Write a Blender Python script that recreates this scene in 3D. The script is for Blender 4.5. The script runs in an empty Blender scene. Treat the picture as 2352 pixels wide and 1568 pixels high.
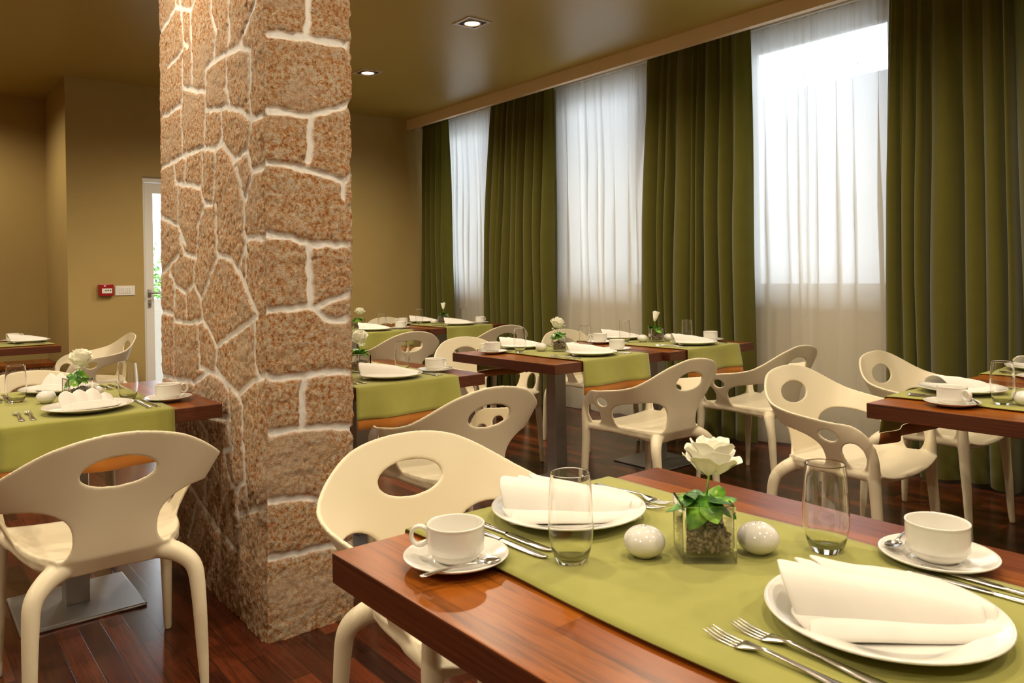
import bpy, bmesh, math, random
import numpy as np
from mathutils import Vector, Matrix
PI = math.pi
scene = bpy.context.scene
COL = scene.collection

# ------------------------------------------------------------------ camera
EYE = 1.20
F_PX, YAW, ROLL, CY = 1756.5, 0.68322, -0.0174145, 629.35
cam_d = bpy.data.cameras.new('camera')
cam_d.sensor_fit = 'HORIZONTAL'; cam_d.sensor_width = 36.0
cam_d.lens = 36.0 * F_PX / 2352.0
cam_d.shift_y = -(784.0 - CY) / 2352.0
cam_d.clip_start = 0.02; cam_d.clip_end = 200
cam_d.dof.use_dof = True; cam_d.dof.focus_distance = 3.0; cam_d.dof.aperture_fstop = 13
cam = bpy.data.objects.new('camera', cam_d); COL.objects.link(cam)
fw = Vector((math.sin(YAW), math.cos(YAW), 0)); r0 = Vector((math.cos(YAW), -math.sin(YAW), 0)); u0 = Vector((0, 0, 1))
rt = r0 * math.cos(ROLL) + u0 * math.sin(ROLL); up = -r0 * math.sin(ROLL) + u0 * math.cos(ROLL)
M = Matrix((rt, up, -fw)).transposed().to_4x4(); M.translation = Vector((0, 0, EYE))
cam.matrix_world = M
scene.camera = cam

# ------------------------------------------------------------------ exposure, daylight
vs = scene.view_settings
scene.display_settings.display_device = 'sRGB'
vs.view_transform = 'Standard'; vs.look = 'None'; vs.gamma = 1.0; vs.use_curve_mapping = False
vs.exposure = 0.0
w = bpy.data.worlds.new('overcast_sky'); scene.world = w; w.use_nodes = True
wn = w.node_tree.nodes; wl = w.node_tree.links
bg = wn['Background']; bg.inputs['Color'].default_value = (0.86, 0.93, 1.0, 1); bg.inputs['Strength'].default_value = 6.6
LAMP_W = 91.0
LAMP_COL = (1.0, 0.83, 0.60)

# ------------------------------------------------------------------ helpers
def tag(o, label=None, cat=None, group=None, kind=None):
    if label: o['label'] = label
    if cat: o['category'] = cat
    if group: o['group'] = group
    if kind: o['kind'] = kind
    return o

def mesh_obj(name, verts, faces, mat=None, parent=None, smooth=True):
    me = bpy.data.meshes.new(name)
    me.from_pydata([tuple(map(float, v)) for v in verts], [], [tuple(map(int, f)) for f in faces])
    me.update()
    if smooth: me.shade_smooth()
    if mat: me.materials.append(mat)
    o = bpy.data.objects.new(name, me); COL.objects.link(o)
    if parent: o.parent = parent
    return o

def thing(name, loc=(0, 0, 0), rz=0, label=None, cat=None, group=None):
    o = bpy.data.objects.new(name, None); COL.objects.link(o)
    o.location = loc; o.rotation_euler = (0, 0, rz); o.empty_display_size = .05
    return tag(o, label, cat, group)

def copy_tree(o, parent=None):
    c = o.copy(); COL.objects.link(c)
    if parent: c.parent = parent
    for ch in list(o.children): copy_tree(ch, c)
    return c

class MB:
    def __init__(s): s.v = []; s.f = []
    def add(s, v, f):
        n = len(s.v); s.v += [tuple(map(float, p)) for p in v]; s.f += [tuple(int(i) + n for i in q) for q in f]; return s
    def box(s, x0, x1, y0, y1, z0, z1):
        return s.add([(x0,y0,z0),(x1,y0,z0),(x1,y1,z0),(x0,y1,z0),(x0,y0,z1),(x1,y0,z1),(x1,y1,z1),(x0,y1,z1)],
                     [(0,3,2,1),(4,5,6,7),(0,1,5,4),(1,2,6,5),(2,3,7,6),(3,0,4,7)])
    def lathe(s, prof, n=40, c=(0,0,0), sx=1, sy=1):
        v = []; f = []; ids = []
        for r, z in prof:
            if r < 1e-6: ids.append([len(v)] * n); v.append((c[0], c[1], c[2] + z))
            else:
                ids.append(list(range(len(v), len(v) + n)))
                v += [(c[0] + r*sx*math.cos(2*PI*k/n), c[1] + r*sy*math.sin(2*PI*k/n), c[2] + z) for k in range(n)]
        for i in range(len(prof) - 1):
            a, b = ids[i], ids[i+1]
            for k in range(n):
                q = [a[k], a[(k+1) % n], b[(k+1) % n], b[k]]
                q = [x for j, x in enumerate(q) if x not in q[:j]]
                if len(q) > 2: f.append(q)
        return s.add(v, f)
    def grid(s, P, closed_u=False):
        P = np.asarray(P); a, b = P.shape[:2]; f = []
        for i in range(a - 1 + (1 if closed_u else 0)):
            for j in range(b - 1):
                i2 = (i+1) % a
                f.append((i*b+j, i2*b+j, i2*b+j+1, i*b+j+1))
        return s.add(P.reshape(-1, 3), f)
    def tube(s, pts, rad, n=12, flat=1.0):
        pts = [Vector(p) for p in pts]; m = len(pts)
        if not hasattr(rad, '__len__'): rad = [rad] * m
        v = []; f = []
        ref = None
        for i, p in enumerate(pts):
            t = (pts[min(i+1, m-1)] - pts[max(i-1, 0)]).normalized()
            if ref is None: ref = t.orthogonal().normalized()
            ref = (ref - t * ref.dot(t)).normalized(); bi = t.cross(ref)
            for k in range(n):
                a = 2*PI*k/n
                v.append(p + (ref*math.cos(a) + bi*math.sin(a)*flat) * rad[i])
        for i in range(m-1):
            for k in range(n):
                f.append((i*n+k, i*n+(k+1) % n, (i+1)*n+(k+1) % n, (i+1)*n+k))
        f.append(tuple(range(n-1, -1, -1))); f.append(tuple((m-1)*n + k for k in range(n)))
        return s.add(v, f)
    def build(s, name, mat=None, parent=None, smooth=True):
        return mesh_obj(name, s.v, s.f, mat, parent, smooth)

def bevel(o, w=.003, seg=2, angle=.6):
    m = o.modifiers.new('bevel', 'BEVEL'); m.width = w; m.segments = seg; m.limit_method = 'ANGLE'; m.angle_limit = angle
    m.harden_normals = False
    return o
def box_obj(name, dims, mat, parent=None, bev=.003):
    o = MB().box(*dims).build(name, mat, parent, smooth=False)
    if bev: bevel(o, bev)
    return o
def subsurf(o, n=1):
    m = o.modifiers.new('subdiv', 'SUBSURF'); m.levels = n; m.render_levels = n; return o
def bake(o):
    dg = bpy.context.evaluated_depsgraph_get()
    me = bpy.data.meshes.new_from_object(o.evaluated_get(dg)); o.modifiers.clear(); o.data = me; return o
def cr(pts, t):
    # Catmull-Rom through equally spaced points, t in 0..1 (array)
    P = np.asarray(pts, float); n = len(P) - 1
    t = np.clip(np.asarray(t, float), -0.5 / n, 1 + .5 / n) * n
    i = np.clip(np.floor(t).astype(int), 0, n - 1); u = (t - i)[..., None]
    g = lambda k: np.where((k < 0)[..., None], 2*P[0] - P[1], np.where((k > n)[..., None], 2*P[n] - P[n-1], P[np.clip(k, 0, n)]))
    a, b, c, d = g(i-1), g(i), g(i+1), g(i+2)
    return .5 * (2*b + (c-a)*u + (2*a-5*b+4*c-d)*u*u + (3*b-a-3*c+d)*u**3)

# ------------------------------------------------------------------ materials
def mat(name, col=(.8,.8,.8), rough=.5, metal=0, spec=.5, **kw):
    m = bpy.data.materials.new(name); m.use_nodes = True
    b = m.node_tree.nodes['Principled BSDF']
    b.inputs['Base Color'].default_value = (*col, 1); b.inputs['Roughness'].default_value = rough
    b.inputs['Metallic'].default_value = metal; b.inputs['Specular IOR Level'].default_value = spec
    for k, v in kw.items(): b.inputs[k.replace('_', ' ')].default_value = v
    return m
def nd(m, t, **kw):
    n = m.node_tree.nodes.new(t)
    for k, v in kw.items():
        if k.startswith('i_'):
            n.inputs[k[2:].replace('_', ' ')].default_value = v
        else: setattr(n, k, v)
    return n
def lk(m, a, b): m.node_tree.links.new(a, b)
def bsdf(m): return m.node_tree.nodes['Principled BSDF']
def coords(m, scale=(1,1,1), src='Object', rot=(0,0,0)):
    t = nd(m, 'ShaderNodeTexCoord'); p = nd(m, 'ShaderNodeMapping')
    p.inputs['Scale'].default_value = scale; p.inputs['Rotation'].default_value = rot
    lk(m, t.outputs[src], p.inputs['Vector']); return p.outputs[0]
def ramp(m, src, stops):
    r = nd(m, 'ShaderNodeValToRGB'); e = r.color_ramp.elements
    while len(e) < len(stops): e.new(.5)
    for k, (p, c) in enumerate(stops): e[k].position = p; e[k].color = (*c, 1)
    lk(m, src, r.inputs[0]); return r.outputs[0]
def mix(m, fac, a, b, mode='MIX'):
    x = nd(m, 'ShaderNodeMix'); x.data_type = 'RGBA'; x.blend_type = mode
    for i, v in ((0, fac), (6, a), (7, b)):
        if isinstance(v, (int, float)): x.inputs[i].default_value = v
        elif isinstance(v, tuple): x.inputs[i].default_value = (*v, 1)
        else: lk(m, v, x.inputs[i])
    return x.outputs[2]
def noise(m, vec, scale, detail=4, rough=.55, dist=0):
    n = nd(m, 'ShaderNodeTexNoise'); n.inputs['Scale'].default_value = scale; n.inputs['Detail'].default_value = detail
    n.inputs['Roughness'].default_value = rough; n.inputs['Distortion'].default_value = dist; lk(m, vec, n.inputs['Vector']); return n.outputs[0]
def bump(m, h, strength=.3, dist=.002):
    b = nd(m, 'ShaderNodeBump'); b.inputs['Strength'].default_value = strength; b.inputs['Distance'].default_value = dist
    lk(m, h, b.inputs['Height']); lk(m, b.outputs[0], bsdf(m).inputs['Normal']); return b

M_ = {}
# painted walls, ceiling
def wall_mat(name, col, rough=.85):
    m = mat(name, col, rough, spec=.3); v = coords(m)
    n = noise(m, v, 3, 3); lk(m, mix(m, .12, col, ramp(m, n, [(.3, tuple(c*.75 for c in col)), (.7, tuple(min(1, c*1.2) for c in col))])), bsdf(m).inputs['Base Color'])
    bump(m, noise(m, v, 320, 3), .12, .001); return m
M_['wall'] = wall_mat('olive_beige_paint', (.44, .325, .125))
M_['wallR'] = wall_mat('beige_paint', (.74, .66, .48))
M_['cream'] = wall_mat('cream_board_paint', (.80, .64, .44), .55)
M_['ceil'] = mat('satin_olive_ceiling', (.42, .315, .085), .36, spec=.5)
bump(M_['ceil'], noise(M_['ceil'], coords(M_['ceil']), 9, 4), .10, .004)
# wooden floor: narrow strips along Y, glossy
def strips(name, w_, l_, cols, rough, seam=.0015, grain=(.9, 22), mortar=(.03,.012,.006), rot=PI/2):
    m = mat(name, (1,1,1), rough)
    v = coords(m, rot=(0, 0, rot))
    br = nd(m, 'ShaderNodeTexBrick'); br.offset = .37; br.offset_frequency = 2
    br.inputs['Scale'].default_value = 1; br.inputs['Brick Width'].default_value = l_; br.inputs['Row Height'].default_value = w_
    br.inputs['Mortar Size'].default_value = seam; br.inputs['Mortar Smooth'].default_value = .2; br.inputs['Bias'].default_value = 0
    br.inputs['Color1'].default_value = (0,0,0,1); br.inputs['Color2'].default_value = (1,1,1,1); br.inputs['Mortar'].default_value = (.5,.5,.5,1)
    lk(m, v, br.inputs['Vector'])
    v2 = coords(m, (grain[1], grain[0], grain[1]))
    g = noise(m, v2, 3.0, 6, .65, 1.2)
    base = ramp(m, br.outputs['Color'], cols)
    gr = ramp(m, g, [(.28, (.30,.27,.24)), (.5, (.95,.92,.9)), (.72, (1.35,1.3,1.25))])
    c = mix(m, 1.0, base, gr, 'MULTIPLY')
    c = mix(m, br.outputs['Fac'], c, mortar)
    lk(m, c, bsdf(m).inputs['Base Color'])
    b = bump(m, br.outputs['Fac'], .25, .0008); b.invert = True
    return m
M_['floor'] = strips('dark_red_parquet', .07, .55, [(0, (.028,.008,.004)), (.35, (.060,.014,.006)), (.7, (.10,.022,.008)), (1, (.17,.040,.012))], .22)
M_['table'] = strips('oiled_hardwood_top', .105, 3.0, [(0, (.12,.026,.003)), (.5, (.20,.050,.004)), (1, (.31,.092,.007))], .30, .0006, (1.1, 16), (.09,.03,.012))
bsdf(M_['table']).inputs['Specular IOR Level'].default_value = .35
m = M_['tedge'] = mat('shaded_hardwood_edge', (.16,.04,.012), .38)  # edge wood coloured darker than the top, standing in for shade on the sides
lk(m, ramp(m, noise(m, coords(m, (7, 1.2, 60)), 3, 6, .7, .6), [(.3, (.045,.010,.004)), (.55, (.095,.022,.006)), (.8, (.17,.045,.010))]), bsdf(m).inputs['Base Color'])
# stone
m = M_['stone'] = mat('rough_limestone', (.6,.45,.3), .92, spec=.2)
v = coords(m)
big = noise(m, v, 5.5, 5, .6, .3); mid = noise(m, v, 72, 7, .75); fine = noise(m, v, 240, 5, .75)
at = nd(m, 'ShaderNodeAttribute', attribute_name='mortar'); at2 = nd(m, 'ShaderNodeAttribute', attribute_name='tint')
c1 = ramp(m, mid, [(.34, (.34,.10,.025)), (.44, (.70,.32,.12)), (.52, (.86,.60,.36)), (.63, (.95,.88,.76))])
c2 = ramp(m, mid, [(.3, (.58,.30,.14)), (.46, (.78,.52,.32)), (.66, (.90,.78,.62))])
fac = nd(m, 'ShaderNodeMath', operation='ADD'); lk(m, big, fac.inputs[0]); lk(m, at2.outputs['Fac'], fac.inputs[1])
c = mix(m, ramp(m, fac.outputs[0], [(.52, (0,0,0)), (.68, (1,1,1))]), c1, c2)
c = mix(m, ramp(m, fine, [(.27, (.5,.5,.5)), (.36, (0,0,0))]), c, (.26,.10,.04))
sand = ramp(m, fine, [(.3, (.62,.61,.59)), (.7, (.76,.75,.73))])
c = mix(m, at.outputs['Fac'], c, sand)
lk(m, c, bsdf(m).inputs['Base Color'])
hs = nd(m, 'ShaderNodeMath', operation='MULTIPLY_ADD'); lk(m, mid, hs.inputs[0]); hs.inputs[1].default_value = 1.6; lk(m, fine, hs.inputs[2])
bm_ = bump(m, hs.outputs[0], .62, .011)
inv = nd(m, 'ShaderNodeMath', operation='MULTIPLY_ADD'); lk(m, at.outputs['Fac'], inv.inputs[0]); inv.inputs[1].default_value = -.8; inv.inputs[2].default_value = 1.0
lk(m, inv.outputs[0], bm_.inputs['Strength'])
# textiles
def cloth(name, col, weave=900, sheen=.2):
    m = mat(name, col, .9, spec=.15); v = coords(m)
    n = noise(m, v, 14, 3)
    lk(m, mix(m, .25, col, ramp(m, n, [(.3, tuple(c*.8 for c in col)), (.7, tuple(min(1, c*1.15) for c in col))])), bsdf(m).inputs['Base Color'])
    bsdf(m).inputs['Sheen Weight'].default_value = sheen
    bump(m, noise(m, v, weave, 2), .2, .0006); return m
M_['runner'] = cloth('lime_green_linen', (.305, .302, .072))
M_['lining'] = cloth('orange_brown_linen', (.36, .13, .02))
M_['napkin'] = cloth('white_linen', (.77, .745, .69), 1100)
M_['drape'] = cloth('olive_green_drape', (.098, .090, .011), 700, .35)
nt = M_['drape'].node_tree; b = bsdf(M_['drape']); tr = nd(M_['drape'], 'ShaderNodeBsdfTranslucent'); tr.inputs[0].default_value = (.20,.24,.03,1)
ms = nd(M_['drape'], 'ShaderNodeMixShader'); ms.inputs[0].default_value = .07
lk(M_['drape'], b.outputs[0], ms.inputs[1]); lk(M_['drape'], tr.outputs[0], ms.inputs[2]); lk(M_['drape'], ms.outputs[0], nt.nodes['Material Output'].inputs[0])
m = M_['sheer'] = bpy.data.materials.new('sheer_voile'); m.use_nodes = True; nt = m.node_tree; nt.nodes.clear()
out = nt.nodes.new('ShaderNodeOutputMaterial'); tp = nt.nodes.new('ShaderNodeBsdfTransparent'); tl = nt.nodes.new('ShaderNodeBsdfTranslucent'); df = nt.nodes.new('ShaderNodeBsdfDiffuse')
tp.inputs[0].default_value = (.97,.98,1,1); tl.inputs[0].default_value = (.97,.97,.95,1); df.inputs[0].default_value = (.80,.76,.66,1)
m1 = nt.nodes.new('ShaderNodeMixShader'); m1.inputs[0].default_value = .32; lk(m, tl.outputs[0], m1.inputs[1]); lk(m, df.outputs[0], m1.inputs[2])
m2 = nt.nodes.new('ShaderNodeMixShader'); m2.inputs[0].default_value = .84; lk(m, tp.outputs[0], m2.inputs[1]); lk(m, m1.outputs[0], m2.inputs[2]); lk(m, m2.outputs[0], out.inputs[0])
# tableware
M_['chair'] = mat('cream_plastic', (.76, .68, .50), .38, spec=.4)
M_['china'] = mat('glazed_china', (.80, .78, .72), .12, spec=.6, Coat_Weight=.4, Coat_Roughness=.05)
M_['steel'] = mat('polished_steel', (.72, .70, .67), .16, 1)
M_['brushed'] = mat('satin_steel', (.36, .35, .34), .42, .85)
M_['glass'] = mat('clear_glass', (1, 1, 1), .0, Transmission_Weight=1.0, IOR=1.45)
M_['pane'] = bpy.data.materials.new('window_pane'); m = M_['pane']; m.use_nodes = True; nt = m.node_tree; nt.nodes.clear()
out = nt.nodes.new('ShaderNodeOutputMaterial'); tp = nt.nodes.new('ShaderNodeBsdfTransparent'); gl = nt.nodes.new('ShaderNodeBsdfGlossy'); gl.inputs['Roughness'].default_value = .02
fr = nt.nodes.new('ShaderNodeFresnel'); m1 = nt.nodes.new('ShaderNodeMixShader'); lk(m, fr.outputs[0], m1.inputs[0]); lk(m, tp.outputs[0], m1.inputs[1]); lk(m, gl.outputs[0], m1.inputs[2]); lk(m, m1.outputs[0], out.inputs[0])
M_['pvc'] = mat('white_pvc', (.80, .79, .76), .35)
M_['petal'] = mat('ivory_petal', (.93, .92, .80), .6, Subsurface_Weight=.15, Subsurface_Radius=(.01,.01,.006))
m = M_['leaf'] = mat('rose_leaf', (.05,.20,.012), .35, Subsurface_Weight=0)
lk(m, ramp(m, noise(m, coords(m), 28, 2), [(.36, (.015,.08,.008)), (.5, (.07,.26,.015)), (.62, (.24,.52,.03))]), bsdf(m).inputs['Base Color'])
m = M_['pebble'] = mat('small_pebbles', (.4,.3,.2), .7)
lk(m, ramp(m, noise(m, coords(m), 90, 2), [(.35, (.20,.13,.08)), (.6, (.50,.40,.29))]), bsdf(m).inputs['Base Color'])
M_['red'] = mat('red_plastic', (.32, .008, .012), .3)
M_['black'] = mat('black_metal', (.015,.013,.012), .5)
M_['frame'] = mat('champagne_frame', (.60, .52, .44), .35, .3)
m = M_['bulb'] = mat('lamp_glow', (1,1,1), .3); bsdf(m).inputs['Emission Color'].default_value = (1,.82,.55,1); bsdf(m).inputs['Emission Strength'].default_value = 14
M_['yellow'] = mat('yellow_stamen', (.8,.55,.05), .6)

# ------------------------------------------------------------------ moulded armchair
def clip_mesh(P, Fm):
    """grid of points P[a,b,3], scalar Fm[a,b]: keep Fm>0, cutting cells exactly on the zero line"""
    a, b = Fm.shape; V = []; Fc = []; cache = {}
    def vid(i, j):
        k = (i, j)
        if k not in cache: cache[k] = len(V); V.append(P[i, j])
        return cache[k]
    def eid(p, q):
        k = (p, q) if p < q else (q, p)
        if k not in cache:
            (i, j), (k2, l2) = k; f0, f1 = Fm[i, j], Fm[k2, l2]; t = min(max(f0 / (f0 - f1), .02), .98)
            cache[k] = len(V); V.append(P[i, j]*(1-t) + P[k2, l2]*t)
        return cache[k]
    for i in range(a-1):
        for j in range(b-1):
            quad = [(i, j), (i+1, j), (i+1, j+1), (i, j+1)]
            s = [Fm[q] > 0 for q in quad]
            if all(s): Fc.append([vid(*q) for q in quad]); continue
            if not any(s): continue
            for tri in (quad[:3], [quad[0], quad[2], quad[3]]):
                out = []
                for n in range(3):
                    p, q = tri[n], tri[(n+1) % 3]
                    if Fm[p] > 0: out.append(vid(*p))
                    if (Fm[p] > 0) != (Fm[q] > 0): out.append(eid(p, q))
                if len(out) >= 3: Fc.append(out)
    return V, Fc

def chair_proto():
    # stations from back centre (0) to arm front (1)
    U = [(0,-.165,.385), (.125,-.165,.385), (.185,-.085,.405), (.215,.06,.420), (.232,.205,.425)]
    B = [(0,-.200,.435), (.135,-.190,.438), (.198,-.100,.447), (.222,.055,.455), (.234,.205,.458)]
    M1 = [(0,-.224,.555), (.145,-.208,.545), (.232,-.118,.528), (.252,.045,.518), (.246,.208,.518)]
    M2 = [(0,-.254,.675), (.158,-.242,.652), (.264,-.152,.603), (.279,.035,.575), (.252,.200,.572)]
    T = [(0,-.292,.788), (.165,-.282,.760), (.298,-.175,.672), (.303,.030,.634), (.248,.178,.622)]
    ns, ntv = 181, 73
    s = np.linspace(0, 1, ns); t = np.linspace(-.16, 1, ntv)
    sym = lambda c: cr([(-a, b_, d) for a, b_, d in c[:0:-1]] + list(c), .5 + .5*s)
    rows = [sym(c) for c in (B, M1, M2, T)]
    Pu = sym(U)
    S, Tt = np.meshgrid(s, t, indexing='ij')
    P = np.zeros((ns, ntv, 3))
    for i in range(ns):
        P[i] = cr([r[i] for r in rows], np.clip(t, 0, 1))
        neg = t < 0
        P[i][neg] = rows[0][i] + (Pu[i] - rows[0][i]) * (-t[neg] / .16)[:, None]
    # metric-ish distances: arc along s ~0.66 m, height h(s)
    h = np.linalg.norm(rows[3] - rows[0], axis=1)[:, None]
    sm = S * .66; tm = Tt * h
    def ell(s0, t0, rs, rt_, ex=2.0, rot=0):
        dx = (sm - s0*.66); dy = tm - t0
        c_, s_ = math.cos(rot), math.sin(rot); a = (dx*c_ + dy*s_) / rs; b = (-dx*s_ + dy*c_) / rt_
        return ((np.abs(a)**ex + np.abs(b)**ex)**(1/ex) - 1) * min(rs, rt_)
    f = np.full(S.shape, .05)
    # handle hole in the back (half of it, mirrored): a wide egg
    dx = sm; dy = tm - .246
    f = np.minimum(f, (np.sqrt((dx/.096)**2 + (dy/.045)**2) - 1) * .045)
    # large side opening
    hs = .22 + .16*(1-S)
    top = .60 + .02*np.sin(S*PI)
    oc = .50
    f2 = ell(.440, .062, .168, .092, 2.5, -.06)
    f = np.minimum(f, f2)
    # cut open down to the seat
    f3 = ell(.440, .010, .135, .050, 2.4)
    f = np.minimum(f, f3)
    # two holes near the arm front
    f = np.minimum(f, ell(.768, .131, .033, .025, 2.0, -.3))
    f = np.minimum(f, ell(.882, .046, .043, .053, 2.1, .10))
    # keep the rim below the seat
    f = np.where(Tt < -.02, .05, f)
    # rounded top front corner of the arm
    dxc = (sm - (.66 - .080)); dyc = (tm - (h - .080))
    rc = .080 - np.sqrt(np.maximum(dxc, 0)**2 + np.maximum(dyc, 0)**2)
    f = np.minimum(f, np.where((dxc > 0) & (dyc > 0), rc, .05))
    V, Fc = clip_mesh(P, f)
    V = np.array(V)
    mb = MB(); mb.add(V, Fc); V2 = V.copy(); V2[:, 0] *= -1; mb.add(V2, [q[::-1] for q in Fc])
    # seat
    ys = np.linspace(0, 1, 44); xs = np.linspace(-1, 1, 41)
    G = np.zeros((len(ys), len(xs), 3))
    yl = -.197 + ys * .425
    bs = rows[0]; order = np.argsort(bs[:, 1]); hw = np.interp(yl, bs[order, 1], bs[order, 0])
    hw[yl < -.18] = .14; hw = np.convolve(np.pad(hw, 3, 'edge'), np.ones(7)/7, 'valid')
    zb = np.interp(yl, bs[order, 1], bs[order, 2])
    for i in range(len(ys)):
        a = xs
        y = yl[i] + .0 * a
        front = max(0, (yl[i] - .165) / .063)
        G[i, :, 0] = a * hw[i]; G[i, :, 1] = y + .012*front*(1 - a*a)
        G[i, :, 2] = zb[i] - .014*(1 - a*a)*min(1, (yl[i]+.23)*4) - .032*front**2 * (1-.5*abs(a)**3)
    mb.grid(G)
    o = mb.build('chair_raw')
    m = o.modifiers.new('w', 'WELD'); m.merge_threshold = .0008
    m = o.modifiers.new('s', 'SOLIDIFY'); m.thickness = .0105; m.offset = 0; m.use_even_offset = False
    bake(o)
    # legs and thickened beams, closed tubes
    lg = MB()
    for sx in (-1, 1):
        lg.tube([(sx*.245,.225,0), (sx*.243,.220,.06), (sx*.240,.213,.22), (sx*.236,.203,.36), (sx*.236,.200,.425), (sx*.243,.204,.50), (sx*.248,.202,.550)],
                [.0125,.0145,.0185,.0215,.0235,.0165,.008], 16)
        rp = cr([(.085,-.150,.425), (.130,-.168,.410), (.172,-.196,.392), (.204,-.222,.355), (.212,-.236,.280), (.217,-.248,.12), (.220,-.254,0)], np.linspace(0, 1, 26))
        rr = np.interp(np.linspace(0, 1, 26), [0,.16,.33,.5,.66,.85,1], [.022,.031,.0275,.0240,.0215,.0170,.0125])
        lg.tube([(sx*p[0], p[1], p[2]) for p in rp], list(rr), 16)
        # beam under the seat side
        bp = cr([(.150,-.150,.418), (.188,-.080,.424), (.212,.050,.432), (.232,.200,.436)], np.linspace(0, 1, 14))
        lg.tube([(sx*p[0], p[1], p[2]) for p in bp], [.019]*4 + [.015]*6 + [.019]*4, 12)
    fp = cr([(-.232,.205,.425), (-.12,.222,.420), (0,.228,.418), (.12,.222,.420), (.232,.205,.425)], np.linspace(0, 1, 20))
    lg.tube([tuple(p) for p in fp], .012, 12)
    bp = cr([(-.110,-.150,.412), (0,-.158,.410), (.110,-.150,.412)], np.linspace(0, 1, 12))
    lg.tube([tuple(p) for p in bp], .022, 12)
    l = lg.build('legs_raw'); n0 = len(o.data.vertices)
    vv = [tuple(v.co) for v in o.data.vertices] + [tuple(v.co) for v in l.data.vertices]
    ff = [tuple(p.vertices) for p in o.data.polygons] + [tuple(i + n0 for i in p.vertices) for p in l.data.polygons]
    bpy.data.objects.remove(o); bpy.data.objects.remove(l)
    o = mesh_obj('chair_full', vv, ff)
    m = o.modifiers.new('r', 'REMESH'); m.mode = 'VOXEL'; m.voxel_size = .0031; m.use_smooth_shade = True
    m = o.modifiers.new('sm', 'SMOOTH'); m.factor = .5; m.iterations = 20
    bake(o)
    me = o.data; nv = len(me.vertices); npol = len(me.polygons)
    co = np.zeros(nv*3); me.vertices.foreach_get('co', co); co = co.reshape(-1, 3)
    no = np.zeros(nv*3); me.vertex_normals.foreach_get('vector', no); no = no.reshape(-1, 3)
    lt = np.zeros(npol, int); me.polygons.foreach_get('loop_total', lt); lv = np.zeros(len(me.loops), int); me.loops.foreach_get('vertex_index', lv)
    st = np.zeros(npol, int); me.polygons.foreach_get('loop_start', st)
    cen = np.zeros(npol*3); me.polygons.foreach_get('center', cen); cen = cen.reshape(-1, 3)
    x, y, z = np.abs(cen[:, 0]), cen[:, 1], cen[:, 2]
    cls = np.zeros(npol, int)                    # 0 backrest
    hwv = np.interp(y, yl, hw)
    cls[(z < .462) & (x < hwv + .012)] = 1       # seat
    cls[(z < .462) & (z >= .40)& (y>-.19)] = 1
    cls[(z >= .45) & (y > -.14) & (x > hwv - .006)] = 2   # arms
    cls[(y < -.15) & (z < .43) & (x > .165)] = 3
    cls[(z < .398) & (y < 0) & (x > .15)] = 3
    cls[(z < .405) & (y > .1) & (x > .18)] = 4
    cls = np.where(cls >= 2, cls + np.where(cen[:, 0] < 0, 10, 0), cls)
    root = thing('dining_chair')
    names = {0: 'backrest', 1: 'seat', 2: 'armrest', 12: 'armrest', 3: 'leg', 13: 'leg', 4: 'leg', 14: 'leg'}
    for c, nm in names.items():
        idx = np.where(cls == c)[0]
        if not len(idx): continue
        polys = [lv[st[i]:st[i]+lt[i]] for i in idx]
        used = np.unique(np.concatenate(polys)); mp = np.full(nv, -1); mp[used] = np.arange(len(used))
        ob = mesh_obj(nm, co[used], [mp[p] for p in polys], M_['chair'], root)
        ob.data.normals_split_custom_set_from_vertices([tuple(n) for n in no[used]])
    bpy.data.objects.remove(o)
    return root

# ------------------------------------------------------------------ tables, runners
TW, TD, TH = .81, .88, .75
def table_proto():
    r = thing('dining_table')
    box_obj('tabletop', (-TW/2, TW/2, -TD/2, TD/2, TH-.05, TH), M_['table'], r, .0025)
    r.children[0].data.materials.append(M_['tedge'])
    for p in r.children[0].data.polygons:
        if abs(p.normal.z) < .5: p.material_index = 1
    box_obj('column', (-.04, .04, -.04, .04, .012, TH-.05), M_['brushed'], r, .002)
    box_obj('base_plate', (-.20, .20, -.20, .20, 0, .012), M_['brushed'], r, .006)
    return r
def runner(loc, rz, label, seed, ox=0, flat_=False):
    rnd = random.Random(seed); ph = rnd.random()*6
    def sheet(drop, off, w_):
        y0 = (TD/2 + .006 + off) if not flat_ else TD/2 - .02
        if flat_: drop = .0005
        pts = []
        prof = []
        for k in range(9): prof.append((-y0, TH - drop*(1 - k/8)))
        prof.append((-y0 + .003, TH + .0015 + off)); 
        for k in range(1, 24): prof.append((-y0 + 2*y0*k/24, TH + .0028 + off))
        prof.append((y0 - .003, TH + .0015 + off))
        for k in range(9): prof.append((y0, TH - drop*k/8))
        G = []
        for (yy, zz) in prof:
            row = []
            for k in range(25):
                u = -1 + 2*k/24; x = ox + u*w_/2
                hangd = max(0, TH - zz)
                wob = hangd * (.09*math.sin(5*u + ph) + .04*math.sin(9*u + 2*ph) + .13)
                flat = .0012*math.sin(9*yy + ph + 3*u) if hangd == 0 else 0
                edge = .004*math.sin(12*yy + ph)*(abs(u) > .95)
                row.append((x + edge*u, yy + math.copysign(1, yy)*wob if hangd > 0 else yy, zz + abs(flat)))
            G.append(row)
        return G
    r = thing('table_runner', loc, rz, label, 'table runner', 'green runners across the tables')
    m = MB().grid(sheet(.125, .0032, .505)).build('cloth', M_['runner'], r)
    s = m.modifiers.new('s', 'SOLIDIFY'); s.thickness = .0014; s.offset = 1
    G = sheet(.168, 0, .500); mb = MB().grid(G[8:-8])
    if not flat_: mb.grid(G[:3]).grid(G[-3:])
    m = mb.build('lining', M_['lining'], r); tag(m, 'orange-brown lining showing below the green hem')
    s = m.modifiers.new('s', 'SOLIDIFY'); s.thickness = .0010; s.offset = 1
    return r

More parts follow.
